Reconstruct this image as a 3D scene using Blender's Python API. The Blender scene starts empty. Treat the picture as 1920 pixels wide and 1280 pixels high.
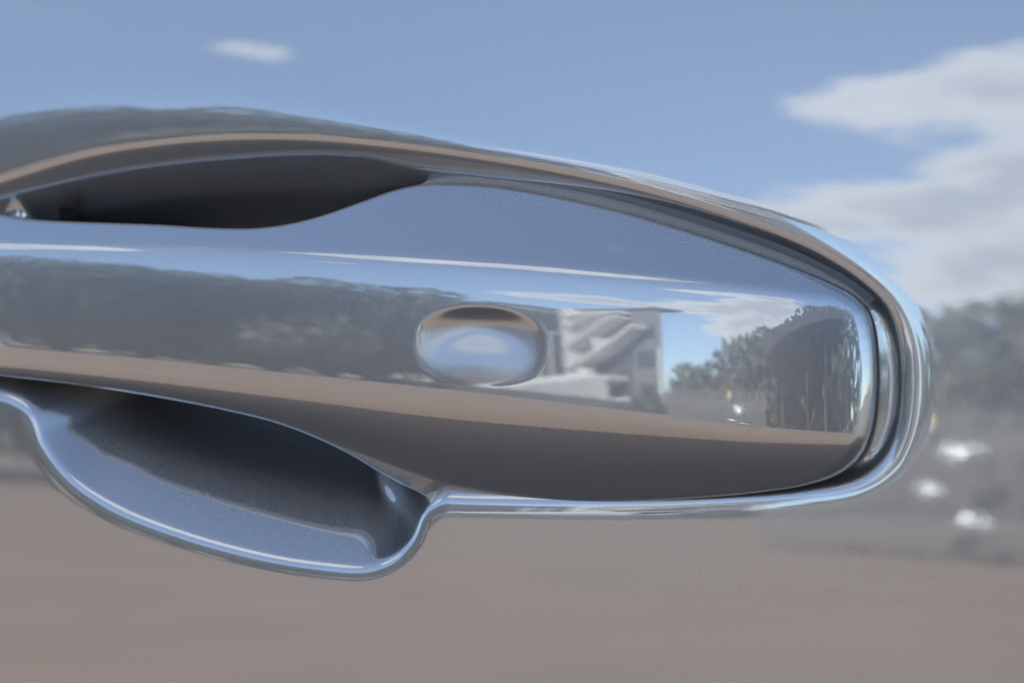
import bpy, bmesh, math, random
import numpy as np
from mathutils import Vector, Matrix
R = math.radians
scene = bpy.context.scene
COL = scene.collection
rng = np.random.default_rng(7)
random.seed(7)

# ------------------------------------------------------------------ camera
ZC = 0.95                                   # handle height above the ground
CAM_YAW, CAM_D, FPX = R(20), 0.45, 3600.0   # camera stands to the right of the handle, level
CAMP = np.array([math.sin(CAM_YAW)*CAM_D, -math.cos(CAM_YAW)*CAM_D, ZC])
FWD = np.array([-math.sin(CAM_YAW), math.cos(CAM_YAW), 0.0])
RGT = np.array([math.cos(CAM_YAW), math.sin(CAM_YAW), 0.0])
cam = bpy.data.objects.new("camera", bpy.data.cameras.new("camera"))
COL.objects.link(cam)
cam.location = CAMP
cam.rotation_euler = (R(90), 0, CAM_YAW)
cam.data.sensor_width = 36.0
cam.data.lens = 36.0*FPX/1920
cam.data.clip_start, cam.data.clip_end = 0.02, 6000
cam.data.dof.use_dof = True
cam.data.dof.focus_distance = 0.452
cam.data.dof.aperture_fstop = 67.5/5.4
scene.camera = cam

# ------------------------------------------------------------------ sky, sun, exposure
SUN_EL, SUN_AZ = R(37.5), R(-20)              # sun stands behind the car (+Y), az measured from +Y towards +X
world = bpy.data.worlds.new("World"); scene.world = world
world.use_nodes = True
scene.view_settings.view_transform = 'Standard'
scene.view_settings.look = 'None'
scene.view_settings.gamma = 1
scene.view_settings.exposure = 0.84
scene.cycles.use_denoising = True
scene.cycles.max_bounces = 8
scene.cycles.glossy_bounces = 6
scene.cycles.sample_clamp_indirect = 0
scene.cycles.caustics_reflective = True
sun = bpy.data.objects.new("sun", bpy.data.lights.new("sun", 'SUN'))
COL.objects.link(sun)
sun.data.energy, sun.data.angle, sun.data.color = 4.4, R(0.5), (1.0, 0.93, 0.84)
sdir = Vector((math.sin(SUN_AZ)*math.cos(SUN_EL), math.cos(SUN_AZ)*math.cos(SUN_EL), math.sin(SUN_EL)))
sun.rotation_euler = sdir.to_track_quat('Z', 'Y').to_euler()

def nn(nt, t, **kw):
    n = nt.nodes.new(t)
    for k, v in kw.items():
        setattr(n, k, v)
    return n
def lk(nt, a, b): nt.links.new(a, b)
def mth(nt, op, a, b=None, c=None, clamp=False):
    n = nn(nt, 'ShaderNodeMath', operation=op, use_clamp=clamp)
    for i, x in enumerate((a, b, c)):
        if x is None: continue
        if isinstance(x, (int, float)): n.inputs[i].default_value = x
        else: lk(nt, x, n.inputs[i])
    return n.outputs[0]

# clouds: (azimuth from -Y towards +X, elevation, half width, half height) in degrees, weight
CLOUDS = [(4, 20.5, 10, 3.6, 1.6), (-3.5, 20.4, 6.5, 1.6, 1.1), (-2, 13.8, 9, 2.2, 1.5), (5, 15.5, 9, 6, 1.6), (2, 10.2, 9, 2.8, 1.2),
          (-33.5, 22.6, 2.4, 0.6, 0.7), (-26, 44, 19, 8.5, 1.3), (-27.5, 7.5, 2.2, 3.5, 1.5), (-14, 13.4, 6, 1.2, 1.4), (-20, 13.0, 4, 0.9, 1.0), (-57, 29, 11, 7, 1.5)]
def build_world():
    nt = world.node_tree; nt.nodes.clear()
    out = nn(nt, 'ShaderNodeOutputWorld'); bg = nn(nt, 'ShaderNodeBackground')
    sky = nn(nt, 'ShaderNodeTexSky', sky_type='NISHITA', sun_disc=False)
    sky.sun_elevation = SUN_EL; sky.sun_rotation = SUN_AZ
    sky.air_density, sky.dust_density, sky.ozone_density = 0.8, 0.2, 1.5
    bg.inputs['Strength'].default_value = 0.15
    tc = nn(nt, 'ShaderNodeTexCoord')
    sep = nn(nt, 'ShaderNodeSeparateXYZ'); lk(nt, tc.outputs['Generated'], sep.inputs[0])
    X, Y, Z = sep.outputs
    az = mth(nt, 'MULTIPLY', mth(nt, 'ARCTAN2', X, mth(nt, 'MULTIPLY', Y, -1)), 57.29578)
    el = mth(nt, 'MULTIPLY', mth(nt, 'ARCSINE', Z), 57.29578)
    # noise on direction, stretched sideways
    mp = nn(nt, 'ShaderNodeMapping'); mp.inputs['Scale'].default_value = (1, 1, 2.2)
    lk(nt, tc.outputs['Generated'], mp.inputs['Vector'])
    n1 = nn(nt, 'ShaderNodeTexNoise'); n1.inputs['Scale'].default_value = 13; n1.inputs['Detail'].default_value = 8
    n1.inputs['Roughness'].default_value = 0.58
    lk(nt, mp.outputs[0], n1.inputs['Vector'])
    n2 = nn(nt, 'ShaderNodeTexNoise'); n2.inputs['Scale'].default_value = 2.6; n2.inputs['Detail'].default_value = 6
    n2.inputs['Roughness'].default_value = 0.55
    lk(nt, mp.outputs[0], n2.inputs['Vector'])
    nz = mth(nt, 'SUBTRACT', n1.outputs['Fac'], 0.5)
    field = None
    for (a, e, wa, we, wt) in CLOUDS:
        da = mth(nt, 'DIVIDE', mth(nt, 'SUBTRACT', az, a), wa)
        de = mth(nt, 'DIVIDE', mth(nt, 'SUBTRACT', el, e), we)
        r2 = mth(nt, 'ADD', mth(nt, 'MULTIPLY', da, da), mth(nt, 'MULTIPLY', de, de))
        f = mth(nt, 'MULTIPLY', mth(nt, 'SUBTRACT', 1.0, r2), wt)
        f = mth(nt, 'MAXIMUM', f, -1.0)
        field = f if field is None else mth(nt, 'SMOOTH_MAX', field, f, 0.3)
    # the scattered clouds of the rest of the sky (high or to the sides)
    far = mth(nt, 'MULTIPLY', mth(nt, 'SUBTRACT', n2.outputs['Fac'], 0.56), 9.0)
    hi = mth(nt, 'MULTIPLY', mth(nt, 'SUBTRACT', el, 30.0), 0.08, clamp=True)
    far = mth(nt, 'SUBTRACT', far, mth(nt, 'MULTIPLY', mth(nt, 'SUBTRACT', 1.0, hi), 2.0))
    far = mth(nt, 'SUBTRACT', far, 1.2)
    field = far if field is None else mth(nt, 'MAXIMUM', field, far)
    dens = mth(nt, 'ADD', field, mth(nt, 'MULTIPLY', nz, 3.6))
    mr = nn(nt, 'ShaderNodeMapRange', interpolation_type='SMOOTHSTEP')
    mr.inputs['From Min'].default_value = -0.2; mr.inputs['From Max'].default_value = 0.9
    lk(nt, dens, mr.inputs['Value'])
    # thick parts are greyer
    th = nn(nt, 'ShaderNodeMapRange', interpolation_type='SMOOTHSTEP')
    th.inputs['From Min'].default_value = 0.4; th.inputs['From Max'].default_value = 1.6
    lk(nt, mth(nt, 'ADD', dens, mth(nt, 'MULTIPLY', mth(nt, 'SUBTRACT', n2.outputs['Fac'], 0.5), 2.0)), th.inputs['Value'])
    cc = nn(nt, 'ShaderNodeMix', data_type='RGBA')
    cc.inputs['A'].default_value = (7.0, 6.55, 6.15, 1); cc.inputs['B'].default_value = (4.3, 4.2, 4.3, 1)
    lk(nt, th.outputs[0], cc.inputs['Factor'])
    mx = nn(nt, 'ShaderNodeMix', data_type='RGBA')
    lk(nt, mth(nt, 'MULTIPLY_ADD', mr.outputs[0], 0.82, 0.06), mx.inputs['Factor'])   # a thin veil pales the whole sky
    lk(nt, sky.outputs[0], mx.inputs['A']); lk(nt, cc.outputs['Result'], mx.inputs['B'])
    lk(nt, mx.outputs['Result'], bg.inputs['Color']); lk(nt, bg.outputs[0], out.inputs['Surface'])
build_world()

# ------------------------------------------------------------------ helpers
def mat(name, color, rough=0.6, metal=0.0, var=0.0, scale=20.0, spec=0.5, bump=0.0, bscale=60.0):
    m = bpy.data.materials.new(name); m.use_nodes = True
    nt = m.node_tree; b = nt.nodes['Principled BSDF']
    b.inputs['Base Color'].default_value = (*color, 1)
    b.inputs['Roughness'].default_value = rough; b.inputs['Metallic'].default_value = metal
    b.inputs['Specular IOR Level'].default_value = spec
    if var > 0 or bump > 0:
        tc = nn(nt, 'ShaderNodeTexCoord')
    if var > 0:
        n = nn(nt, 'ShaderNodeTexNoise'); n.inputs['Scale'].default_value = scale; n.inputs['Detail'].default_value = 8
        lk(nt, tc.outputs['Object'], n.inputs['Vector'])
        mx = nn(nt, 'ShaderNodeMix', data_type='RGBA')
        mx.inputs['A'].default_value = (*[c*(1-var) for c in color], 1)
        mx.inputs['B'].default_value = (*[min(1, c*(1+var)) for c in color], 1)
        mr = nn(nt, 'ShaderNodeMapRange'); mr.inputs['From Min'].default_value = 0.3; mr.inputs['From Max'].default_value = 0.7
        lk(nt, n.outputs['Fac'], mr.inputs['Value']); lk(nt, mr.outputs[0], mx.inputs['Factor'])
        lk(nt, mx.outputs['Result'], b.inputs['Base Color'])
    if bump > 0:
        n = nn(nt, 'ShaderNodeTexNoise'); n.inputs['Scale'].default_value = bscale; n.inputs['Detail'].default_value = 6
        lk(nt, tc.outputs['Object'], n.inputs['Vector'])
        bp = nn(nt, 'ShaderNodeBump'); bp.inputs['Strength'].default_value = bump; bp.inputs['Distance'].default_value = 0.02
        lk(nt, n.outputs['Fac'], bp.inputs['Height']); lk(nt, bp.outputs[0], b.inputs['Normal'])
    return m

def paint(name="metallic_paint"):
    """metallic car paint: flake layer (rough, sparkling) under a mirror-clear lacquer"""
    m = bpy.data.materials.new(name); m.use_nodes = True
    nt = m.node_tree; nt.nodes.clear()
    out = nn(nt, 'ShaderNodeOutputMaterial')
    tc = nn(nt, 'ShaderNodeTexCoord'); obj = tc.outputs['Object']
    vor = nn(nt, 'ShaderNodeTexVoronoi'); vor.inputs['Scale'].default_value = 4200
    lk(nt, obj, vor.inputs['Vector'])
    # every flake tilts its own way
    sub = nn(nt, 'ShaderNodeVectorMath', operation='SUBTRACT'); lk(nt, vor.outputs['Color'], sub.inputs[0])
    sub.inputs[1].default_value = (0.5, 0.5, 0.5)
    scl = nn(nt, 'ShaderNodeVectorMath', operation='SCALE'); lk(nt, sub.outputs[0], scl.inputs[0]); scl.inputs['Scale'].default_value = 0.11
    geo = nn(nt, 'ShaderNodeNewGeometry')
    add = nn(nt, 'ShaderNodeVectorMath', operation='ADD'); lk(nt, geo.outputs['Normal'], add.inputs[0]); lk(nt, scl.outputs[0], add.inputs[1])
    nrm = nn(nt, 'ShaderNodeVectorMath', operation='NORMALIZE'); lk(nt, add.outputs[0], nrm.inputs[0])
    flake = nn(nt, 'ShaderNodeBsdfPrincipled')
    flake.inputs['Base Color'].default_value = (*FLAKE_COL, 1)
    flake.inputs['Metallic'].default_value = 1.0; flake.inputs['Roughness'].default_value = 0.40
    lk(nt, nrm.outputs[0], flake.inputs['Normal'])
    # lacquer with a trace of orange peel
    op = nn(nt, 'ShaderNodeTexNoise'); op.inputs['Scale'].default_value = 420; op.inputs['Detail'].default_value = 2
    lk(nt, obj, op.inputs['Vector'])
    bp = nn(nt, 'ShaderNodeBump'); bp.inputs['Strength'].default_value = 0.10; bp.inputs['Distance'].default_value = 0.00002
    lk(nt, op.outputs['Fac'], bp.inputs['Height'])
    lac = nn(nt, 'ShaderNodeBsdfPrincipled')
    lac.inputs['Base Color'].default_value = (*LAC_COL, 1)
    lac.inputs['Metallic'].default_value = 1.0; at = nn(nt, 'ShaderNodeAttribute', attribute_name="satin")    # the thumb pad is a little matt
    lk(nt, mth(nt, 'MULTIPLY_ADD', at.outputs['Fac'], 0.27, 0.03), lac.inputs['Roughness'])
    lk(nt, bp.outputs[0], lac.inputs['Normal'])
    ms = nn(nt, 'ShaderNodeMixShader'); ms.inputs[0].default_value = 0.43
    lk(nt, flake.outputs[0], ms.inputs[1]); lk(nt, lac.outputs[0], ms.inputs[2])
    lk(nt, ms.outputs[0], out.inputs['Surface'])
    return m
FLAKE_COL = (0.505, 0.55, 0.58)
LAC_COL = (0.625, 0.67, 0.70)
PAINT = paint()
RUBBER = mat("black_rubber", (0.012, 0.011, 0.011), 0.7)
EDGE = mat("shade_grey_edge", (0.10, 0.095, 0.092), 0.75, spec=0.05)  # shade put into the colour: bar sides mirror no sky into the recess
PLASTIC = mat("black_plastic", (0.02, 0.02, 0.021), 0.5)
GLASS = mat("dark_window_glass", (0.015, 0.018, 0.02), 0.02, 0.0, spec=0.6)

def mesh_obj(name, verts, faces, m=None, parent=None, smooth=False, normals=None):
    me = bpy.data.meshes.new(name)
    if isinstance(verts, np.ndarray):
        faces = np.asarray(faces, dtype=np.int32)
        me.vertices.add(len(verts)); me.vertices.foreach_set('co', verts.astype(np.float32).ravel())
        k = faces.shape[1]
        me.loops.add(faces.size); me.loops.foreach_set('vertex_index', faces.ravel())
        me.polygons.add(len(faces))
        me.polygons.foreach_set('loop_start', np.arange(0, faces.size, k, dtype=np.int32))
        me.polygons.foreach_set('loop_total', np.full(len(faces), k, dtype=np.int32))
        me.update(calc_edges=True)
    else:
        me.from_pydata(verts, [], faces); me.update()
    if smooth or normals is not None:
        me.polygons.foreach_set('use_smooth', np.ones(len(me.polygons), dtype=bool))
    if normals is not None:
        me.normals_split_custom_set_from_vertices([tuple(n) for n in normals])
    if m: me.materials.append(m)
    o = bpy.data.objects.new(name, me); COL.objects.link(o)
    if parent: o.parent = parent
    return o
def empty(name, loc=(0, 0, 0), rz=0.0):
    o = bpy.data.objects.new(name, None); COL.objects.link(o)
    o.location = loc; o.rotation_euler = (0, 0, rz); o.empty_display_size = 0.1
    return o
def tag(o, label=None, cat=None, group=None, kind=None):
    for k, v in (('label', label), ('category', cat), ('group', group), ('kind', kind)):
        if v: o[k] = v
    return o
class MB:
    """collects boxes and other closed shapes for one mesh object"""
    def __init__(self): self.v, self.f = [], []
    def box(self, x0, x1, y0, y1, z0, z1, rot=0.0, piv=(0, 0)):
        b = len(self.v)
        for z in (z0, z1):
            for (x, y) in ((x0, y0), (x1, y0), (x1, y1), (x0, y1)):
                if rot:
                    dx, dy = x-piv[0], y-piv[1]
                    x, y = piv[0]+dx*math.cos(rot)-dy*math.sin(rot), piv[1]+dx*math.sin(rot)+dy*math.cos(rot)
                self.v.append((x, y, z))
        for q in ((0, 3, 2, 1), (4, 5, 6, 7), (0, 1, 5, 4), (1, 2, 6, 5), (2, 3, 7, 6), (3, 0, 4, 7)):
            self.f.append(tuple(b+i for i in q))
        return self
    def tube(self, pts, radii, n=8):
        b = len(self.v); pts = [Vector(p) for p in pts]
        for i, p in enumerate(pts):
            d = (pts[min(i+1, len(pts)-1)]-pts[max(i-1, 0)]).normalized()
            u = d.orthogonal().normalized(); w = d.cross(u)
            for k in range(n):
                a = 2*math.pi*k/n
                self.v.append(tuple(p+(u*math.cos(a)+w*math.sin(a))*radii[i]))
        for i in range(len(pts)-1):
            for k in range(n):
                self.f.append((b+i*n+k, b+i*n+(k+1) % n, b+(i+1)*n+(k+1) % n, b+(i+1)*n+k))
        self.f.append(tuple(b+k for k in range(n))[::-1])
        self.f.append(tuple(b+(len(pts)-1)*n+k for k in range(n)))
        return self
    def build(self, name, m, parent=None, smooth=False):
        return mesh_obj(name, self.v, self.f, m, parent, smooth)

def gauss(a, s, axis):
    if s <= 0.01: return a
    r = int(3*s+1); k = np.exp(-0.5*(np.arange(-r, r+1)/s)**2); k /= k.sum()
    a = np.moveaxis(a, axis, 0); p = np.concatenate([2*a[:1]-a[r:0:-1], a, 2*a[-1:]-a[-2:-r-2:-1]], 0) if len(a) > r+1 else np.pad(a, ((r, r), (0, 0)), 'edge')
    o = sum(k[i]*p[i:i+len(a)] for i in range(2*r+1))
    return np.moveaxis(o, 0, axis)
def smooth_poly(pts, n):
    """closed Catmull-Rom curve through pts, resampled to n points of even spacing"""
    P = np.array(pts, float); m = len(P); out = []
    for i in range(m):
        p0, p1, p2, p3 = P[i-1], P[i], P[(i+1) % m], P[(i+2) % m]
        # centripetal-ish tangents keep the curve from overshooting
        d0, d1, d2 = (np.linalg.norm(p1-p0)**.5+1e-9, np.linalg.norm(p2-p1)**.5+1e-9, np.linalg.norm(p3-p2)**.5+1e-9)
        t1 = (p1-p0)/d0-(p2-p0)/(d0+d1)+(p2-p1)/d1
        t2 = (p2-p1)/d1-(p3-p1)/(d1+d2)+(p3-p2)/d2
        t1, t2 = t1*d1, t2*d1
        for t in np.linspace(0, 1, 24, endpoint=False):
            out.append((2*t**3-3*t**2+1)*p1+(t**3-2*t**2+t)*t1+(-2*t**3+3*t**2)*p2+(t**3-t**2)*t2)
    P = np.array(out); L = np.r_[0, np.cumsum(np.linalg.norm(np.roll(P, -1, 0)-P, axis=1))]
    Pc = np.vstack([P, P[:1]]); s = np.linspace(0, L[-1], n, endpoint=False)
    return np.stack([np.interp(s, L, Pc[:, k]) for k in range(2)], 1)
def sdist(P, poly):
    """signed distance of points P (n,2) to a closed polygon, positive inside"""
    A = poly; B = np.roll(poly, -1, 0); out = np.empty(len(P))
    for c in range(0, len(P), 20000):
        p = P[c:c+20000]; best = np.full(len(p), 1e9); ins = np.zeros(len(p), bool)
        for a, b in zip(A, B):
            ab = b-a; t = np.clip(((p-a)@ab)/(ab@ab+1e-18), 0, 1)
            q = p-(a+t[:, None]*ab); best = np.minimum(best, (q*q).sum(1))
            cr = (a[1] > p[:, 1]) != (b[1] > p[:, 1])
            if a[1] != b[1]:
                ins ^= cr & (p[:, 0] < (b[0]-a[0])*(p[:, 1]-a[1])/(b[1]-a[1])+a[0])
        out[c:c+20000] = np.sqrt(best)*np.where(ins, 1, -1)
    return out
def project(X, Y, Z):
    dx, dy, dz = X-CAMP[0], Y-CAMP[1], Z-CAMP[2]
    dep = dx*FWD[0]+dy*FWD[1]; r = dx*RGT[0]+dy*RGT[1]
    return 960+FPX*r/dep, 640-FPX*dz/dep, dep
def at_depth(px, py, Y):
    """point of the line of sight through a picture point where it meets the depth Y"""
    px, py = np.asarray(px, float), np.asarray(py, float)
    a = (px-960)/FPX
    dx, dy = FWD[0]+a*RGT[0], FWD[1]+a*RGT[1]
    t = (Y-CAMP[1])/dy
    return CAMP[0]+t*dx, ZC+t*(640-py)/FPX

# ------------------------------------------------------------------ the car: base shape of its side
YAW_MAX, XR = R(6.0), 2.2
def panel_base(X, Z):
    """depth (+Y = into the car) of the door skin: bowed in both directions"""
    k = XR*YAW_MAX
    yx = YAW_MAX*k*np.log(np.cosh(X/k))
    dz = Z-ZC
    return yx+math.tan(R(3.0))*dz+dz*dz/np.where(dz > 0, 1.6, 2.8)
def panel_at(px, py):
    Y = np.zeros(np.shape(px))
    for _ in range(6):
        X, Z = at_depth(px, py, Y); Y = panel_base(X, Z)
    return X, Z

# ---- handle: plan of its front and the pitch of its face, read along the handle
PLAN_X = [-420, -330, -250, 0, 600, 1165, 1410, 1520, 1600, 1660, 1760]
PLAN_N = [-24, -18, -12, -7, -4.0, 1, 5.8, 12, 22, 38, 50]
HX = np.linspace(-0.19, 0.115, 611)        # door coordinates along the handle
px_of = lambda X: project(X, np.full_like(X, -0.010), np.full_like(X, ZC))[0]
yaw = np.interp(px_of(HX), PLAN_X, PLAN_N); yaw = gauss(yaw[:, None], 10, 0)[:, 0]
D4 = -np.r_[0, np.cumsum(np.tan(np.radians((yaw[1:]+yaw[:-1])/2))*np.diff(HX))]
D4 += 0.0118-D4[np.argmin(np.abs(px_of(HX)-1100))]
CX = [-420, -200, 0, 300, 600, 800, 1000, 1200, 1400, 1600, 1760]
C2 = [452, 452, 455, 462, 475, 487, 500, 517, 534, 556, 580]       # ridge
C4 = [600, 622, 640, 668, 700, 722, 746, 774, 796, 812, 822]       # where the face stands upright
C5 = [650, 668, 684, 716, 750, 772, 790, 806, 824, 834, 842]       # turn towards the ground
C0 = [380, 385, 405, 418, 415, 345, 362, 408, 468, 530, 560]       # upper edge
C6 = [700, 695, 705, 745, 820, 915, 945, 945, 930, 915, 900]       # lower edge
PXG = np.arange(-900, 2300, 5.0)
CVT = {}
def cv(c, px):
    if id(c) not in CVT: CVT[id(c)] = gauss(np.interp(PXG, CX, c)[:, None], 12, 0)[:, 0]
    return np.interp(px, PXG, CVT[id(c)])
HZ = np.linspace(ZC-0.075, ZC+0.060, 541)
DT = np.zeros((len(HX), len(HZ)))
for i, x in enumerate(HX):
    D = np.zeros(len(HZ))+D4[i]
    for it in range(4):
        px, py, dep = project(np.full(len(HZ), x), -D, HZ)
        c0, c2, c4, c5, c6 = (cv(c, px) for c in (C0, C2, C4, C5, C6))
        c6 = np.maximum(c6, c5+26); c0 = np.minimum(c0, c2-30)
        w = c6-c5
        # nodes of pitch from top to bottom
        K = [c0-60, c0, (c0*0.55+c2*0.45), c2-13, c2-5, c2+6, c2+20, c2+0.32*(c4-c2), c4, c4+0.5*(c5-c4), c5, c5+0.3*w, c5+0.65*w, c5+w, c5+w+80]
        V = [39, 37.5, 36, 35, 33, 16, 8.5, 4.4, 0.9, -5, -15.5, -24, -33, -43, -50]
        P = np.full(len(HZ), V[0], float)
        for k in range(len(K)-1):
            t = (py-K[k])/(K[k+1]-K[k]); s = (t >= 0)
            P = np.where(s, V[k]+(V[k+1]-V[k])*np.clip(t, 0, 1), P)
        # pitch up = surface recedes with height
        g = -np.tan(np.radians(P)); I = np.r_[0, np.cumsum((g[1:]+g[:-1])/2*np.diff(HZ))]
        zc = np.interp(0.0, (c4-py), HZ)
        D = D4[i]+I-np.interp(zc, HZ, I)
    DT[i] = D
DT = gauss(gauss(DT, 3.0, 1), 6.0, 0)
def bil(T, X, Z):
    u = np.clip((X-HX[0])/(HX[1]-HX[0]), 0, len(HX)-1.001); v = np.clip((Z-HZ[0])/(HZ[1]-HZ[0]), 0, len(HZ)-1.001)
    i, j = u.astype(int), v.astype(int); a, b = u-i, v-j
    return T[i, j]*(1-a)*(1-b)+T[i+1, j]*a*(1-b)+T[i, j+1]*(1-a)*b+T[i+1, j+1]*a*b
def handle_at(px, py):
    Y = np.full(np.shape(px), -0.005)
    for _ in range(12):
        X, Z = at_depth(px, py, Y); Y = 0.5*Y-0.5*bil(DT, X, Z)
    return X, Z
OUT = [(-150, 375), (-60, 388), (0, 402), (60, 411), (160, 416), (300, 421), (400, 427), (480, 427), (540, 419), (600, 404), (680, 376), (740, 355), (790, 345),
       (850, 344), (920, 348), (1000, 361), (1100, 382), (1200, 408), (1300, 438), (1400, 471), (1480, 500), (1550, 529), (1595, 553),
       (1621, 580), (1634, 620), (1640, 680), (1639, 740), (1632, 800), (1614, 848), (1580, 884), (1520, 907), (1420, 923), (1300, 934),
       (1150, 942), (1000, 944), (880, 941), (810, 937), (780, 922), (720, 892), (660, 856), (600, 826), (520, 795), (420, 770), (300, 747), (150, 723), (0, 705),
       (-100, 690), (-220, 668), (-300, 630), (-335, 570), (-330, 490), (-290, 420), (-230, 388)]
op = np.array(OUT, float)
hx, hz = handle_at(op[:, 0], op[:, 1])
HOUT = smooth_poly(np.stack([hx, hz], 1), 420)

# ------------------------------------------------------------------ build the handle
car = empty("parked_car", (0, 0, 0))
tag(car, "silver blue metallic car seen close at its door handle, sky mirrored in the paint", "car")

def handle_surface():
    xs0, xs1 = HOUT[:, 0].min()+1e-5, HOUT[:, 0].max()-1e-5
    t = np.linspace(0, 1, 640); q = 0.5-0.5*np.cos(math.pi*t)
    xs = xs0+(xs1-xs0)*(0.55*t+0.45*q)
    A, B = HOUT, np.roll(HOUT, -1, 0)
    nr = 280; r = np.linspace(0, 1, nr); r = 0.6*r+0.4*(0.5-0.5*np.cos(math.pi*r))
    V = np.zeros((len(xs), nr, 2))
    for i, x in enumerate(xs):
        s = (A[:, 0] > x) != (B[:, 0] > x)
        z = A[s, 1]+(x-A[s, 0])/(B[s, 0]-A[s, 0])*(B[s, 1]-A[s, 1])
        V[i, :, 0] = x; V[i, :, 1] = z.min()+(z.max()-z.min())*r
    return V
HV = handle_surface()
P2 = HV.reshape(-1, 2)
dist = np.maximum(sdist(P2, HOUT[::2]), 0)
D = bil(DT, P2[:, 0], P2[:, 1])
# thumb dimple of the lock sensor
def dimple(P2, shift=0.0):
    cx, cz = handle_at(np.array([898.0]), np.array([647.0]))
    ex, ez = handle_at(np.array([1026.0, 898.0]), np.array([647.0, 722.0]))
    a, b = ex[0]-cx[0], cz[0]-ez[1]
    u, v = (P2[:, 0]-cx[0])/a, (P2[:, 1]-cz[0]+0.03*(P2[:, 0]-cx[0]))/b
    if shift: v = v-shift*np.clip(1-(u*u+v*v), 0, None)
    return (np.abs(u)**2.6+np.abs(v)**2.6)**(1/2.6)
dt = dimple(P2)
bowl = np.clip(1-dimple(P2, 0.56)**2.1, 0, None)**1.9
D = D-0.0025*bowl
er = 0.0010+0.0018*np.clip((project(P2[:, 0], P2[:, 0]*0, P2[:, 1])[0]-1480)/120, 0, 1)
e = np.clip(er-dist, 0, er); D = D-(er-np.sqrt(np.maximum(er*er-e*e, 0)))
HY = -D
n0, n1 = HV.shape[:2]
idx = np.arange(n0*n1).reshape(n0, n1)
F = np.stack([idx[:-1, :-1], idx[1:, :-1], idx[1:, 1:], idx[:-1, 1:]], -1).reshape(-1, 4)
verts = np.stack([P2[:, 0], HY, P2[:, 1]], 1)
# skirt and back so that the bar is solid
ring = np.r_[idx[:, 0], idx[-1, 1:], idx[-2::-1, -1], idx[0, -2:0:-1]]
c = np.array([verts[:, 0].mean(), verts[:, 2].mean()])
rv = verts[ring].copy(); b0 = len(verts)
pxr = project(rv[:, 0], rv[:, 1], rv[:, 2])[0]
THICK = 0.0042+0.0060*(1-np.clip((project(rv[:, 0], rv[:, 1], rv[:, 2])[0]-560)/200, 0, 1))
back1 = rv.copy(); back1[:, 1] += THICK
nb = len(ring)
def vnormals(v, f):
    a, b, cc_, d = (v[f[:, k]] for k in range(4))
    n = np.cross(cc_-a, d-b); out = np.zeros_like(v)
    for k in range(4): np.add.at(out, f[:, k], n)
    return out/np.maximum(np.linalg.norm(out, axis=1, keepdims=True), 1e-12)
NRM = vnormals(verts, F)
def sub(name, mask, m, parent):
    f = F[mask]; u, inv = np.unique(f, return_inverse=True)
    return mesh_obj(name, verts[u], inv.reshape(f.shape), m, parent, normals=NRM[u])
fd = dt[F].mean(1)
handle = sub("door_handle", fd > 1.0, PAINT, car)
pad = sub("lock_touch_pad", fd <= 1.0, PAINT, handle)
fl = F[fd <= 1.0]; uq = np.unique(fl); sa = np.clip((1.0-dt[uq])/0.25, 0, 1); sa = sa*sa*(3-2*sa)
at_ = pad.data.attributes.new("satin", 'FLOAT', 'POINT'); at_.data.foreach_set('value', sa.astype(np.float32))
pad['label'] = "hollow oval thumb dimple of the lock sensor in the handle's face"
# the bar's sides and back
k1 = np.arange(nb); k2 = (k1+1) % nb
sv = np.vstack([rv, back1]); sf = np.stack([k1, k1+nb, k2+nb, k2], 1)
mid = back1.copy(); 
side = mesh_obj("handle_edge", sv, sf, EDGE, handle, smooth=True)
bi = np.arange(n0*n1).reshape(n0, n1)[::8, ::8]
bx = HV[::8, ::8].reshape(-1, 2); m0, m1 = HV[::8, ::8].shape[:2]
HVb = HV[np.r_[0:n0:8, n0-1]][:, np.r_[0:n1:8, n1-1]]; m0, m1 = HVb.shape[:2]
eb = np.maximum(HY.reshape(n0, n1)[np.r_[0:n0:8, n0-1]][:, np.r_[0:n1:8, n1-1]], 0)
edge_lo = HY.reshape(n0, n1)[np.r_[0:n0:8, n0-1]][:, [0]]; edge_hi = HY.reshape(n0, n1)[np.r_[0:n0:8, n0-1]][:, [-1]]
rr = np.linspace(0, 1, m1)[None]
tk = 0.0042+0.0060*(1-np.clip((project(HVb[:, 0, 0], HVb[:, 0, 0]*0, HVb[:, 0, 1])[0]-560)/200, 0, 1))
ybk = edge_lo*(1-rr)+edge_hi*rr+tk[:, None]
bv = np.stack([HVb[..., 0], np.broadcast_to(ybk, HVb.shape[:2]), HVb[..., 1]], -1).reshape(-1, 3)
ib = np.arange(m0*m1).reshape(m0, m1)
bf = np.stack([ib[:-1, :-1], ib[:-1, 1:], ib[1:, 1:], ib[1:, :-1]], -1).reshape(-1, 4)
mesh_obj("handle_back", bv, bf, mat("grey_plastic_back", (0.19, 0.19, 0.195), 0.7, spec=0.1), handle, smooth=True)

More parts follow.
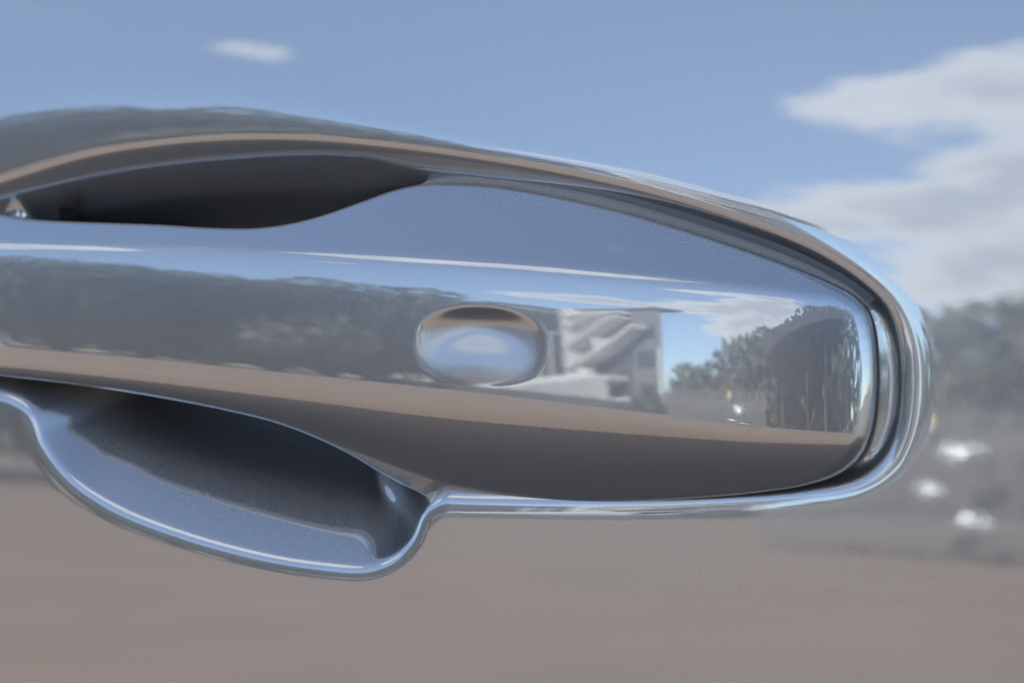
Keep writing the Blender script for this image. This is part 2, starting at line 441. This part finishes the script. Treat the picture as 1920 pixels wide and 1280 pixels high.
# ------------------------------------------------------------------ door skin with its pocket
PK = [(-330, 480), (-200, 405), (-90, 358), (0, 328), (150, 284), (300, 260), (460, 250), (600, 253), (750, 268), (900, 290), (1050, 317), (1200, 350),
      (1350, 394), (1500, 449), (1600, 506), (1668, 570), (1696, 640), (1703, 710), (1694, 800), (1664, 866), (1608, 910), (1500, 930), (1350, 939),
      (1200, 944), (1000, 944), (880, 942), (828, 943), (800, 968), (782, 1010), (745, 1050), (690, 1072), (600, 1068), (480, 1048), (330, 1006), (205, 955), (120, 893),
      (72, 825), (52, 775), (20, 752), (-80, 735), (-220, 710), (-330, 660), (-375, 570)]
pk = np.array(PK, float); pxx, pzz = panel_at(pk[:, 0], pk[:, 1])
PKW = smooth_poly(np.stack([pxx, pzz], 1), 360)
def tens(lo, hi, dlo, dhi, step, ncoarse):
    a = np.arange(dlo, dhi, step)
    l = dlo-(dlo-lo)*(np.linspace(1, 0, ncoarse, endpoint=False)**2); r = dhi+(hi-dhi)*(np.linspace(0, 1, ncoarse)**2)
    return np.r_[l, a, r]
GX = tens(-0.72, 0.42, -0.185, 0.135, 0.00045, 24); GZ = tens(0.36, 1.10, ZC-0.088, ZC+0.070, 0.0004, 24)
MX, MZ = np.meshgrid(GX, GZ, indexing='ij'); PP = np.stack([MX.ravel(), MZ.ravel()], 1)
near = (MX > -0.2).ravel() & (MX < 0.15).ravel() & (np.abs(MZ-ZC) < 0.11).ravel()
d = np.full(len(PP), -1.0); d[near] = sdist(PP[near], PKW)
base = panel_base(PP[:, 0], PP[:, 1])
ppx, ppy, _ = project(PP[:, 0], base, PP[:, 1])
sst = lambda a, b, x: (lambda t: t*t*(3-2*t))(np.clip((x-a)/(b-a), 0, 1))
low = sst(690, 760, ppy)*(1-sst(770, 850, ppx))            # lower bowl
lowr = low*sst(640, 780, ppx); lowl = low*(1-sst(60, 230, ppx))
up = 1-sst(560, 700, ppy)
up2 = lambda y: sst(480, 620, y)*(1-sst(860, 940, y))
right = sst(1480, 1640, ppx)*up2(ppy)
th = 38+12*lowr+8*lowl+9*right
left = (1-sst(-100, 950, ppx))*up*(1-sst(560, 640, ppy))
wsoft = 0.0048+0.0260*left+0.0014*right
px_ = 2.0-0.6*left
asoft = (0.125+0.04*left)*up+(0.115+0.04*right)*(1-up)
wout = 0.0009+0.0*ppx; win = 0.0019-0.0005*up*sst(600, 1100, ppx)
ts = np.clip((d+wsoft)/wsoft, 0, 1)
t = np.clip((d+wout)/(wout+win), 0, 1)
# a soft roll in the skin, then the sharper turn into the pocket
L = wout+win; tt = np.tan(np.radians(th))
dep = tt*L*t**3/3+tt*np.maximum(d-win, 0)+asoft*wsoft*ts**(1+px_)/(1+px_)
deepu = sst(5, 60, ppx)*(1-sst(772, 796, ppx-0.35*(ppy-335)))*(1-sst(500, 620, ppy))
deepl = sst(20, 60, ppx)*(1-sst(800, 830, ppx))*sst(500, 620, ppy)
FL = 0.0040+(0.0014+0.0016*(1-sst(800, 1050, ppx)))*up*(1-sst(1450, 1600, ppx))-0.0020*right+0.0225*np.maximum(deepu, deepl)
kk = 0.0016-0.0007*right
h = np.clip(0.5+0.5*(FL-dep)/kk, 0, 1)
dep = FL*(1-h)+dep*h-kk*h*(1-h)
G = np.where(near, dep, 0).reshape(MX.shape)
ci = slice(20, len(GX)-20); cj = slice(20, len(GZ)-20)
G = gauss(gauss(G, 1.4, 0), 1.6, 1)
PV = np.stack([PP[:, 0], base+G.ravel(), PP[:, 1]], 1)
ii = np.arange(len(PP)).reshape(MX.shape)
PF = np.stack([ii[:-1, :-1], ii[1:, :-1], ii[1:, 1:], ii[:-1, 1:]], -1).reshape(-1, 4)
PN = vnormals(PV, PF)
ins = d[PF].mean(1) > 0.0010
def psub(name, mask, parent):
    f = PF[mask]; u, inv = np.unique(f, return_inverse=True)
    return mesh_obj(name, PV[u], inv.reshape(f.shape), PAINT, parent, normals=PN[u])
door = psub("door_panel", ~ins, car)
pocket = psub("handle_recess", ins, door)
pocket['label'] = "deep pressed finger recess behind and below the handle"

# rubber seat under the fixed end of the handle
def gasket():
    o = HOUT; px = project(o[:, 0], -bil(DT, o[:, 0], o[:, 1]), o[:, 1])[0]
    nrm = np.stack([np.roll(o, -1, 0)[:, 1]-np.roll(o, 1, 0)[:, 1], -(np.roll(o, -1, 0)[:, 0]-np.roll(o, 1, 0)[:, 0])], 1)
    nrm /= np.linalg.norm(nrm, axis=1, keepdims=True)
    if ((o+nrm*0.001-o.mean(0))**2).sum() < ((o-o.mean(0))**2).sum(): nrm = -nrm
    pyy = project(o[:, 0], -bil(DT, o[:, 0], o[:, 1]), o[:, 1])[1]
    keep = [i for i in range(len(o)) if px[i] > 835 and pyy[i] > 565]
    # start the run where the kept range begins
    s = next(i for i in keep if (i-1) % len(o) not in keep)
    run = [(s+k) % len(o) for k in range(len(keep))]
    yb = panel_base(o[:, 0], o[:, 1])
    V, Fq = [], []
    n = len(run)
    for k, i in enumerate(run):
        y0 = -bil(DT, o[i:i+1, 0], o[i:i+1, 1])[0]+0.0022
        for (off, yy) in ((-0.0012, y0+0.0020), (-0.0001, y0+0.0026), (-0.0001, yb[i]+0.0085), (-0.0012, yb[i]+0.0085)):
            V.append((o[i, 0]+nrm[i, 0]*off, yy, o[i, 1]+nrm[i, 1]*off))
    for k in range(n-1):
        for q in range(4):
            a = k*4+q; b = k*4+(q+1) % 4
            Fq.append((a, b, b+4, a+4))
    Fq += [(0, 1, 2, 3), tuple((n-1)*4+q for q in (3, 2, 1, 0))]
    return mesh_obj("rubber_gasket", V, Fq, RUBBER, handle, smooth=False)
gasket()
# pale dusty seal lying in the trough along the handle's upper edge
PAD = mat("dusty_grey_seal", (0.33, 0.33, 0.325), 0.8, var=0.2, scale=2600, spec=0.2)
def seal():
    o = HOUT; y0 = -bil(DT, o[:, 0], o[:, 1]); px, py, _ = project(o[:, 0], y0, o[:, 1])
    nrm = np.stack([np.roll(o, -1, 0)[:, 1]-np.roll(o, 1, 0)[:, 1], -(np.roll(o, -1, 0)[:, 0]-np.roll(o, 1, 0)[:, 0])], 1)
    nrm /= np.linalg.norm(nrm, axis=1, keepdims=True)
    if (nrm*(o-o.mean(0))).sum() < 0: nrm = -nrm
    run = sorted([i for i in range(len(o)) if 782 < px[i] < 1622 and py[i] < 590], key=lambda i: px[i])
    V, Fq = [], []; n = len(run); m = 7
    yb = panel_base(o[:, 0], o[:, 1])
    for k, i in enumerate(run):
        u = k/(n-1)
        w = (0.0036-0.0018*u)*min(1, (k/9)**0.5+0.05)*min(1, ((n-1-k)/12)**0.5+0.02)
        for q in range(m):                      # rounded section, from under the handle outward and back down
            a = math.pi*(0.5+q/(m-1)*0.5) if q else 0
            off = -0.0012 if q == 0 else w*(q/(m-1))
            yy = max(y0[i]+0.0013, yb[i]+0.0008)+0.0032*(q/(m-1))**3+0.0003
            V.append((o[i, 0]+nrm[i, 0]*off, yy, o[i, 1]+nrm[i, 1]*off))
    for k in range(n-1):
        for q in range(m-1):
            a = k*m+q; Fq.append((a, a+1, a+m+1, a+m))
    return mesh_obj("upper_seal", V, Fq, PAD, handle, smooth=True)
seal()
#ENV_HERE
# ------------------------------------------------------------------ the rest of the car (it keeps the sun off the door)
def car_body():
    def section(x, zlo):
        k = np.clip((abs(x)-1.3)/0.9, 0, 1)
        zs = np.linspace(zlo, 1.10, 9); tuck = np.clip((0.36-zs)/0.16, 0, 1)**2*0.06
        ys = panel_base(np.full(9, x), zs)+tuck+0.10*k**3
        return list(zip(ys, zs))
    def loft(xs, zlo_hi, name, m):
        V, Fq = [], []; n = None
        for x in xs:
            s = section(x, zlo_hi[0]); s = [p for p in s]
            n = len(s)
            V += [(x, y, z) for (y, z) in s]
        for i in range(len(xs)-1):
            for j in range(n-1):
                a = i*n+j; Fq.append((a, a+n, a+n+1, a+1))
        return mesh_obj(name, V, Fq, m, car, smooth=True)
    loft(np.linspace(-2.25, -0.725, 24), (0.20, 1.1), "front_wing", PAINT)
    loft(np.linspace(0.425, 2.25, 24), (0.20, 1.1), "rear_quarter", PAINT)
    V, Fq = [], []
    xs = np.linspace(-0.725, 0.425, 12); zs = np.linspace(0.20, 0.355, 5)
    for x in xs:
        for z in zs:
            V.append((x, float(panel_base(np.array(x), np.array(z)))+max(0, (0.36-z)/0.16)**2*0.06, z))
    for i in range(11):
        for j in range(4):
            a = i*5+j; Fq.append((a, a+5, a+6, a+1))
    mesh_obj("sill", V, Fq, PAINT, car, smooth=True)
    # roof, bonnet and tail over the full width
    prof = [(-2.25, 0.72), (-2.2, 0.90), (-1.9, 1.00), (-1.15, 1.08), (-0.35, 1.42), (0.2, 1.49), (0.9, 1.46), (1.5, 1.34), (2.1, 1.12), (2.22, 0.9), (2.25, 0.6)]
    V, Fq = [], []; m = 13
    for (x, z) in prof:
        y0 = float(panel_base(np.array(x), np.array(1.09)))+max(0.0, (z-1.10)*0.72)+0.10*np.clip((abs(x)-1.3)/0.9, 0, 1)**3
        y1 = 1.84-y0
        for k in range(m):
            u = k/(m-1); V.append((x, y0+(y1-y0)*u, z-0.05*(2*u-1)**4))
    for i in range(len(prof)-1):
        for k in range(m-1):
            a = i*m+k; Fq.append((a, a+1, a+m+1, a+m))
    mesh_obj("roof", V, Fq, PAINT, car, smooth=True)
    # side glass
    V, Fq = [], []
    bx = [-0.95, -0.35, 0.2, 0.9, 1.5, 1.9]; tz = [1.13, 1.38, 1.45, 1.42, 1.30, 1.15]
    for x, z in zip(bx, tz):
        yb = float(panel_base(np.array(x), np.array(1.10)))+0.012
        yt = yb+max(0.0, (z-1.10)*0.72)
        V += [(x, yb, 1.105), (x, yt, z-0.045 if z > 1.2 else z-0.01)]
    for i in range(len(bx)-1): Fq.append((2*i, 2*i+2, 2*i+3, 2*i+1))
    mesh_obj("side_window", V, Fq, GLASS, car, smooth=True)
    tyre = mat("tyre_rubber", (0.02, 0.02, 0.02), 0.8)
    rimm = mat("wheel_alloy", (0.5, 0.5, 0.51), 0.25, 1.0)
    for x in (-1.42, 1.38):
        y = float(panel_base(np.array(x), np.array(0.4)))-0.004
        for nm, rr, yy, mm in (("wheel_arch", 0.38, 0.0, PLASTIC), ("tyre", 0.33, -0.02, tyre), ("rim", 0.23, -0.03, rimm)):
            bm = bmesh.new()
            bmesh.ops.create_cone(bm, cap_ends=True, segments=48, radius1=rr, radius2=rr*0.97, depth=0.2)
            bmesh.ops.rotate(bm, verts=bm.verts, matrix=Matrix.Rotation(R(90), 3, 'X'))
            me = bpy.data.meshes.new(nm); bm.to_mesh(me); bm.free(); me.materials.append(mm)
            o = bpy.data.objects.new(nm, me); COL.objects.link(o); o.location = (x, y+yy+0.1, 0.33 if nm != "wheel_arch" else 0.36)
            o.parent = car
    mb = MB(); mb.box(-2.0, 2.0, 0.25, 1.6, 0.19, 0.22); mb.build("underbody", PLASTIC, car)
    V = [(x, 1.84-y, z) for x, (y, z) in ((x, p) for x in np.linspace(-2.25, 2.25, 20) for p in section(x, 0.2))]
    Fq = [(i*9+j, i*9+j+1, i*9+j+10, i*9+j+9) for i in range(19) for j in range(8)]
    mesh_obj("off_side", V, Fq, PAINT, car, smooth=True)
car_body()

# pivot arm seen in the gap behind the grip
px_, pz_ = panel_at(np.array([52.0, 66.0]), np.array([384.0, 384.0]))
MB().box(px_[0]+0.004, px_[0]+0.0075, 0.010, 0.022, pz_[0]-0.010, pz_[0]-0.0005).build("pivot_arm", RUBBER, handle)

# ------------------------------------------------------------------ dust on the paint
DUST = mat("pale_dust", (0.75, 0.75, 0.75), 0.7)
def quad(V, Fq, c, n, a, b, rot):
    n = Vector(n).normalized(); u = n.orthogonal().normalized(); w = n.cross(u)
    u, w = u*math.cos(rot)+w*math.sin(rot), w*math.cos(rot)-u*math.sin(rot)
    k = len(V); c = Vector(c)+n*0.00006
    V += [tuple(c+u*a), tuple(c+w*b), tuple(c-u*a), tuple(c-w*b), tuple(c+n*0.00006)]
    Fq += [(k, k+1, k+4), (k+1, k+2, k+4), (k+2, k+3, k+4), (k+3, k, k+4)]
def dust():
    V, Fq = [], []
    for _ in range(700):
        x = random.uniform(780, 1560)
        top = np.interp(x, [780, 1000, 1200, 1400, 1560], [345, 362, 410, 473, 536])
        y = top+abs(random.gauss(0, 1))*22+1
        if y > np.interp(x, CX, C2)-10: continue
        X, Z = handle_at(np.array([x]), np.array([y]))
        Y = -bil(DT, X, Z)
        s = random.choice([0.00006, 0.00008, 0.0001, 0.00011, 0.00018])
        dd = max(0.0, 0.0010-float(sdist(np.stack([X, Z], 1), HOUT[::4])[0]))
        quad(V, Fq, (X[0], Y[0]+0.0010-math.sqrt(max(0, 0.0010**2-dd*dd)), Z[0]), (0, -0.7, 0.7), s*random.uniform(1, 1.7), s, random.random()*6.3)
    o = mesh_obj("dust", V, Fq, DUST, handle); tag(o, kind='stuff')
dust()

# ------------------------------------------------------------------ the place the paint mirrors
def pol(az, r): a = R(az); return r*math.sin(a), -r*math.cos(a)
def ground():
    m = mat("sunlit_tan_asphalt", (0.282, 0.208, 0.158), 0.9, var=0.10, scale=0.9, spec=0.1, bump=0.3, bscale=40)
    n = 40; s = np.linspace(-1, 1, n); g = np.sign(s)*np.abs(s)**2.2*2500
    V = [(x, y, 0.0) for x in g for y in g]
    Fq = [(i*n+j, (i+1)*n+j, (i+1)*n+j+1, i*n+j+1) for i in range(n-1) for j in range(n-1)]
    tag(mesh_obj("ground", V, Fq, m), kind='structure')
ground()

LEAF = [mat("leaf_green_%s" % c, v, 0.6, var=0.3, scale=1.2) for c, v in (("olive", (0.108, 0.108, 0.07)), ("dark", (0.076, 0.080, 0.060)), ("brown", (0.10, 0.075, 0.045)))]
BARK = mat("bark", (0.10, 0.08, 0.06), 0.9, var=0.3, scale=8)
def tree_meshes(seed, h, w, trunk_h, leaves, leaf):
    rs = random.Random(seed)
    V, Fq = [], []
    clumps = [(rs.gauss(0, .30)*w, rs.gauss(0, .30)*w, trunk_h+(h-trunk_h)*rs.uniform(0.12, 0.92), rs.uniform(.16, .30)*w) for _ in range(26)]
    for _ in range(leaves):
        cx, cy, cz, cr = rs.choice(clumps)
        while True:
            q = Vector((rs.uniform(-1, 1), rs.uniform(-1, 1), rs.uniform(-1, 1)))
            if q.length < 1: break
        q = q.normalized()*(q.length**0.5)
        p = Vector((cx, cy, cz))+Vector((q.x, q.y, q.z*0.8))*cr
        nrm = (q+Vector((rs.gauss(0, .5), rs.gauss(0, .5), rs.gauss(0, .5)))).normalized()
        u = nrm.orthogonal().normalized(); v = nrm.cross(u); a = rs.random()*6.28
        u, v = u*math.cos(a)+v*math.sin(a), v*math.cos(a)-u*math.sin(a)
        s = rs.uniform(.10, .22)*leaf; k = len(V)
        V += [tuple(p-u*s), tuple(p+v*s*.5), tuple(p+u*s), tuple(p-v*s*.5)]
        Fq.append((k, k+1, k+2, k+3))
    tb = MB(); tb.tube([(0, 0, -0.1), (0.05, 0, trunk_h*.6), (0, .05, trunk_h*1.2), (.1, 0, h*.7)], [.05*w, .04*w, .032*w, .01*w], 9)
    for _ in range(6):
        c = rs.choice(clumps); z = trunk_h*rs.uniform(.8, 1.3)
        tb.tube([(0, 0, z), (c[0]*.5, c[1]*.5, (z+c[2])/2), (c[0], c[1], c[2])], [.02*w, .012*w, .005*w], 6)
    return V, Fq, tb
TREES = {}
def tree(name, az, r, h, w, kind, label, cat='tree', trunk=None, leaves=5200, group=None):
    key = (kind, round(h), round(w), leaves)
    t = empty(name, (*pol(az, r), 0), random.uniform(0, 6.28)); tag(t, label, cat, group)
    if key not in TREES:
        V, Fq, tb = tree_meshes(len(TREES)+3, h, w, h*0.22 if trunk is None else trunk, leaves, 1.0+h*.08)
        c = mesh_obj("crown", V, Fq, LEAF[kind], t); b = tb.build("trunk", BARK, t, True)
        TREES[key] = (c, b)
    else:
        for o in TREES[key]:
            q = o.copy(); COL.objects.link(q); q.parent = t
    return t
ROW = [(-60, 44, 8, 8, 1), (-55.5, 40, 9, 9, 0), (-51, 37, 9, 9, 1), (-46.5, 36, 9, 9, 0), (-42.5, 37, 8, 8, 1), (-39, 35, 8, 8, 0), (-36, 38, 8, 9, 0), (-33, 38, 8, 8, 1), (-30.5, 40, 8, 7, 0)]
WORDS = ["first", "second", "third", "fourth", "fifth", "sixth", "seventh", "eighth", "ninth"]
for (az, r, h, w, k), wd in zip(ROW, WORDS):
    tree("broadleaf_tree", az, r, h, w, k, "bushy tree mirrored in the grip, %s from the left end of the tree row" % wd, group="row of trees mirrored in the grip", trunk=1.2)
HID = [(-4.6, 26, 2, 4, 1), (-1.6, 22, 2.6, 4, 0), (4.2, 20, 3.4, 2.6, 2), (9.5, 18, 3, 2.6, 1)]
for (az, r, h, w, k), wd in zip(HID, ("lowest, leftmost", "second from the left", "brownish, third from the left", "tallest, rightmost")):
    tree("small_tree", az, r, h, w, k, "tree rising behind the slatted fence, %s" % wd, group="trees behind the slatted fence", trunk=0.6)

# block of flats with an adjoining wing
CONC = mat("pale_concrete", (0.80, 0.77, 0.73), 0.8, var=0.08, scale=.8)
WALLG = mat("grey_render", (0.20, 0.19, 0.19), 0.85, var=0.1, scale=.5)
WALLD = mat("dark_grey_cladding", (0.075, 0.078, 0.083), 0.8, var=0.1, scale=.5)
WIN = mat("window_glass", (0.03, 0.035, 0.04), 0.05)
WHITE = mat("white_frames", (0.8, 0.79, 0.77), 0.6)
def flats():
    a = pol(-16.3, 58); b = pol(-9.8, 46)
    ang = math.atan2(b[1]-a[1], b[0]-a[0]); Lf = math.hypot(b[0]-a[0], b[1]-a[1])
    t = empty("parking_block", (a[0], a[1], 0), ang); tag(t, "grey block with pale slanting concrete ramps, mirrored right of the thumb dimple", "building")
    # local x along the face, local -y towards.. the viewer is on +y or -y: find out
    s = 1 if (Matrix.Rotation(-ang, 2) @ Vector((-a[0], -a[1]))).y > 0 else -1
    def B(mb, x0, x1, y0, y1, z0, z1):     # y counted towards the viewer
        mb.box(x0, x1, min(s*y0, s*y1), max(s*y0, s*y1), z0, z1)
    H = 11.2
    mb = MB(); B(mb, 0, Lf, -12, 0, 0, H)
    u = Matrix.Rotation(-ang, 2) @ Vector(b).normalized(); kx = u.x/abs(u.y)   # its end wall lies along the line of sight
    mb.v = [(x+(kx-.05)*abs(y), y, z) for x, y, z in mb.v]; mb.build("wall", WALLD, t)
    mb = MB(); B(mb, Lf*.64, Lf, .002, .1, 0, H); mb.build("end_panel", WALLG, t)
    mb = MB(); B(mb, -.2, Lf+.1, -2.2, .5, H, H+.35); mb.build("roof", WALLG, t)
    ux = lambda f: f*Lf
    for (zl, zr, f, hgt) in ((9.8, 10.35, .62, .22), (8.7, 10.25, .62, .26), (6.6, 9.3, .62, .42), (4.3, 7.9, .84, .50), (2.25, 3.5, .55, .45), (.85, 1.75, .90, .40)):
        mb = MB(); B(mb, 0.12, ux(f), 0.004, 1.5, 0, hgt*.62)
        mb.v = [(x, y, z+zl+(zr-zl)*x/ux(f)) for x, y, z in mb.v]; mb.build("ramp", CONC, t)
    for (z0, z1) in ((1.9, 3.2), (4.6, 6.0), (7.0, 8.2)):
        mb = MB(); B(mb, ux(.70), ux(.93), 0.1, .15, z0, z1); mb.build("window", WIN, t)
    for k in range(4):
        mb = MB(); B(mb, .3, ux(.6), 0.004, .3, H-.9+k*.22, H-.82+k*.22); mb.build("louvre", CONC, t)
    for (f, z0, z1) in ((.16, 1.2, 2.6), (.29, 1.3, 2.9), (.33, 5.7, 7.4)):
        mb = MB(); B(mb, ux(f), ux(f)+.3, .1, 1.3, z0, z1); mb.build("column", CONC, t)
    mb = MB(); B(mb, -.03, .1, .0, 1.55, .4, H+.2); mb.build("corner_post", WHITE, t)
    mb = MB(); B(mb, Lf-.3, Lf-.02, .1, .25, .4, H*.55); mb.build("drain_pipe", WHITE, t)
    mb = MB(); B(mb, ux(.17), ux(.30), 1.2, 1.62, 2.6, 4.4); mb.build("stair_box", WHITE, t)
    # wing
    a2 = pol(-27.5, 56); b2 = pol(-16.5, 61)
    ang2 = math.atan2(b2[1]-a2[1], b2[0]-a2[0]); L2 = math.hypot(b2[0]-a2[0], b2[1]-a2[1])
    t2 = empty("office_wing", (a2[0], a2[1], 0), ang2); tag(t2, "dark grey building with small bright windows under its roof, left of the ramps", "building")
    s = 1 if (Matrix.Rotation(-ang2, 2) @ Vector((-a2[0], -a2[1]))).y > 0 else -1
    H2 = 11.6
    mb = MB(); B(mb, L2*.42, L2, -10, 0, 0, H2); mb.build("wall", WALLD, t2)
    for k in range(7):
        x = L2*(.5+.46*k/7); mb = MB(); B(mb, x, x+.28, .004, .06, H2-1.0, H2-.5); mb.build("window", WHITE, t2)
    for (x0, x1, z0, z1) in ((.70, .722, 3.4, 8.6), (.79, .80, 3.0, 8.4)):
        mb = MB(); B(mb, L2*x0, L2*x1, .004, .25, z0, z1); mb.build("window_frame", WHITE, t2)
    mb = MB(); B(mb, L2*.80, L2*.86, .004, .25, 8.2, 8.4); mb.build("window_frame", WHITE, t2)
    a3 = pol(-23, 50)
    t3 = empty("low_shed", (a3[0], a3[1], 0), ang2); tag(t3, "low pale shed with a sloping roof at the foot of the dark building", "shed")
    mb = MB(); b0 = len(mb.v)
    mb.box(0, 7, -2, 2, 0, 1.6); mb.v[-4:] = [(0, -2, 1.6), (7, -2, 3.8), (7, 2, 3.8), (0, 2, 1.6)]
    mb.build("wall", CONC, t3)
    # low white building far left
    a4 = pol(-62, 27)
    t4 = empty("white_hall", (a4[0], a4[1], 0), R(-57)); tag(t4, "low white hall at the left end of the tree row", "building")
    mb = MB(); mb.box(-4, 5, -3, 3, 0, 1.7); mb.build("wall", WHITE, t4)
    mb = MB(); mb.box(-4.3, 5.3, -3.3, 3.3, 1.7, 1.9); mb.build("roof", WALLG, t4)
flats()

def fences():
    m = mat("weathered_grey_timber", (0.20, 0.185, 0.175), 0.85, var=0.3, scale=3)
    md = mat("dark_railing", (0.05, 0.05, 0.055), 0.6)
    a, b = Vector(pol(-9.5, 13.5)), Vector(pol(3.4, 11.5)); L = (b-a).length; ang = math.atan2(b.y-a.y, b.x-a.x)
    t = empty("slatted_fence", (a.x, a.y, 0), ang); tag(t, "grey upright slatted timber fence mirrored at the right end of the handle", "fence")
    n = 46; first = None
    for k in range(n):
        if first is None:
            first = MB().box(0, .038, -.012, .012, .05, 1.5).build("slat", m, t); o = first
        else:
            o = first.copy(); COL.objects.link(o)
        o.parent = t; o.location = (k*L/n, random.uniform(-.008, .008), random.uniform(-.03, .05)); o.rotation_euler = (0, random.uniform(-.012, .012), 0)
    for z in (.35, 1.2): MB().box(-.05, L+.05, -.06, -.02, z, z+.09).build("rail", m, t)
    a, b = Vector(pol(-31, 34)), Vector(pol(-9.6, 30)); L = (b-a).length; ang = math.atan2(b.y-a.y, b.x-a.x)
    t = empty("railing", (a.x, a.y, 0), ang); tag(t, "dark low railing in front of the buildings", "fence")
    mb = MB()
    for k in range(140): mb.box(k*L/140, k*L/140+.07, -.02, .02, 0, 1.25+.08*random.random())
    tag(mb.build("baluster", md, t), kind='stuff')
    MB().box(0, L, -.03, .03, 1.0, 1.08).build("rail", md, t); MB().box(0, L, -.03, .03, .02, .35).build("kerb_board", md, t)
    sx, sy = pol(-2.6, 12.1)
    s = empty("fence_sign", (sx, sy, -.03)); tag(s, "small yellow and white notice fixed on the slatted fence", "sign")
    MB().box(-.04, .04, -.01, .01, 1.42, 1.52).build("yellow_plate", mat("yellow_plate", (0.75, 0.52, 0.06), 0.5), s)
    MB().box(-.04, .04, -.01, .01, 1.36, 1.415).build("white_plate", WHITE, s)
    # crumpled sheets added by the fence only to throw sun glints into the door paint
    foil = mat("glint_foil", (0.42, 0.42, 0.42), 0.3, 1.0)
    for n_, (az, h, a_, b_, w) in enumerate(((-1.2, 1.10, .24, .11, "highest and largest of three"), (-2.45, .74, .17, .10, "left one of three"), (-0.65, .44, .18, .10, "lowest of three"))):
        q = empty("glint_reflector", (*pol(az, 11.4), h)); tag(q, "added crumpled foil reflector making a sun glint in the paint, "+w, "foil", "added glint reflectors by the slatted fence")
        rs = random.Random(n_); V, Fq = [], []; N = 15
        for i in range(N):
            for k in range(N):
                u, v = 2*i/(N-1)-1, 2*k/(N-1)-1; m_ = math.sqrt(max(0, 1-(u*u+v*v)/2*0.75))
                V.append((u*a_*m_+rs.gauss(0, .003), .06+.36*(-v)*b_+rs.gauss(0, .0042)-.02*(u*u+v*v), v*b_*m_+rs.gauss(0, .003)))
        for i in range(N-1):
            for k in range(N-1): Fq.append((i*N+k, i*N+k+1, (i+1)*N+k+1, (i+1)*N+k))
        o = mesh_obj("glint_sheet", V, Fq, foil, q)
        MB().tube([(0, -.06, 0), (0, .05, 0)], [.006, .006], 6).build("tie", md, q)
    # dark gateway: posts, boarded gable roof, trees under it
    g = pol(17.5, 11.0)
    t = empty("timber_shelter", (*g, 0), R(17.5)); tag(t, "dark open shelter with an arched roof, mirrored at the far right end of the handle", "shelter")
    dk = mat("dark_stained_timber", (0.045, 0.042, 0.045), 0.8, var=0.2, scale=4)
    for x in (-2.0, -.55, .9, 2.3): MB().box(x-.07, x+.07, -.07, .07, 0, 3.2).build("post", dk, t)
    V, Fq = [], []; n = 15
    for k in range(n):
        x = -2.5+5.2*k/(n-1); z = 2.35+1.5*math.sin(math.pi*min(1, .04+.56*k/(n-1)))
        V += [(x, -1.3, z), (x, 1.3, z), (x, 1.3, z-(.5 + .0*k)), (x, -1.3, z-.5)]
    for k in range(n-1):
        for q in range(4): Fq.append((4*k+q, 4*k+(q+1) % 4, 4*k+4+(q+1) % 4, 4*k+4+q))
    Fq += [(3, 2, 1, 0), tuple(4*(n-1)+q for q in range(4))]
    mesh_obj("roof", V, Fq, dk, t)
    MB().box(-2.1, 2.4, -1.25, -1.18, 2.55, 3.1).build("beam", dk, t)
    MB().box(.75, .80, .5, .56, 0, 1.3).build("pale_post", WALLG, t)
    for (az, r, h, w, k), wd in zip([(7.5, 14, 3, 4, 0), (11.5, 15, 4, 4, 1), (16, 14.5, 3, 4, 0), (21, 14, 4, 5, 1), (27, 13, 5, 5, 1)], WORDS):
        tree("shrub", az, r, h, w, k, "shrub seen through the dark shelter, %s from its left post" % wd, "shrub", trunk=.4, leaves=3000, group="shrubs behind the shelter")
    MB().box(-3, 6, -.15, .15, 0, .12).build("kerb", WALLG, t)
fences()
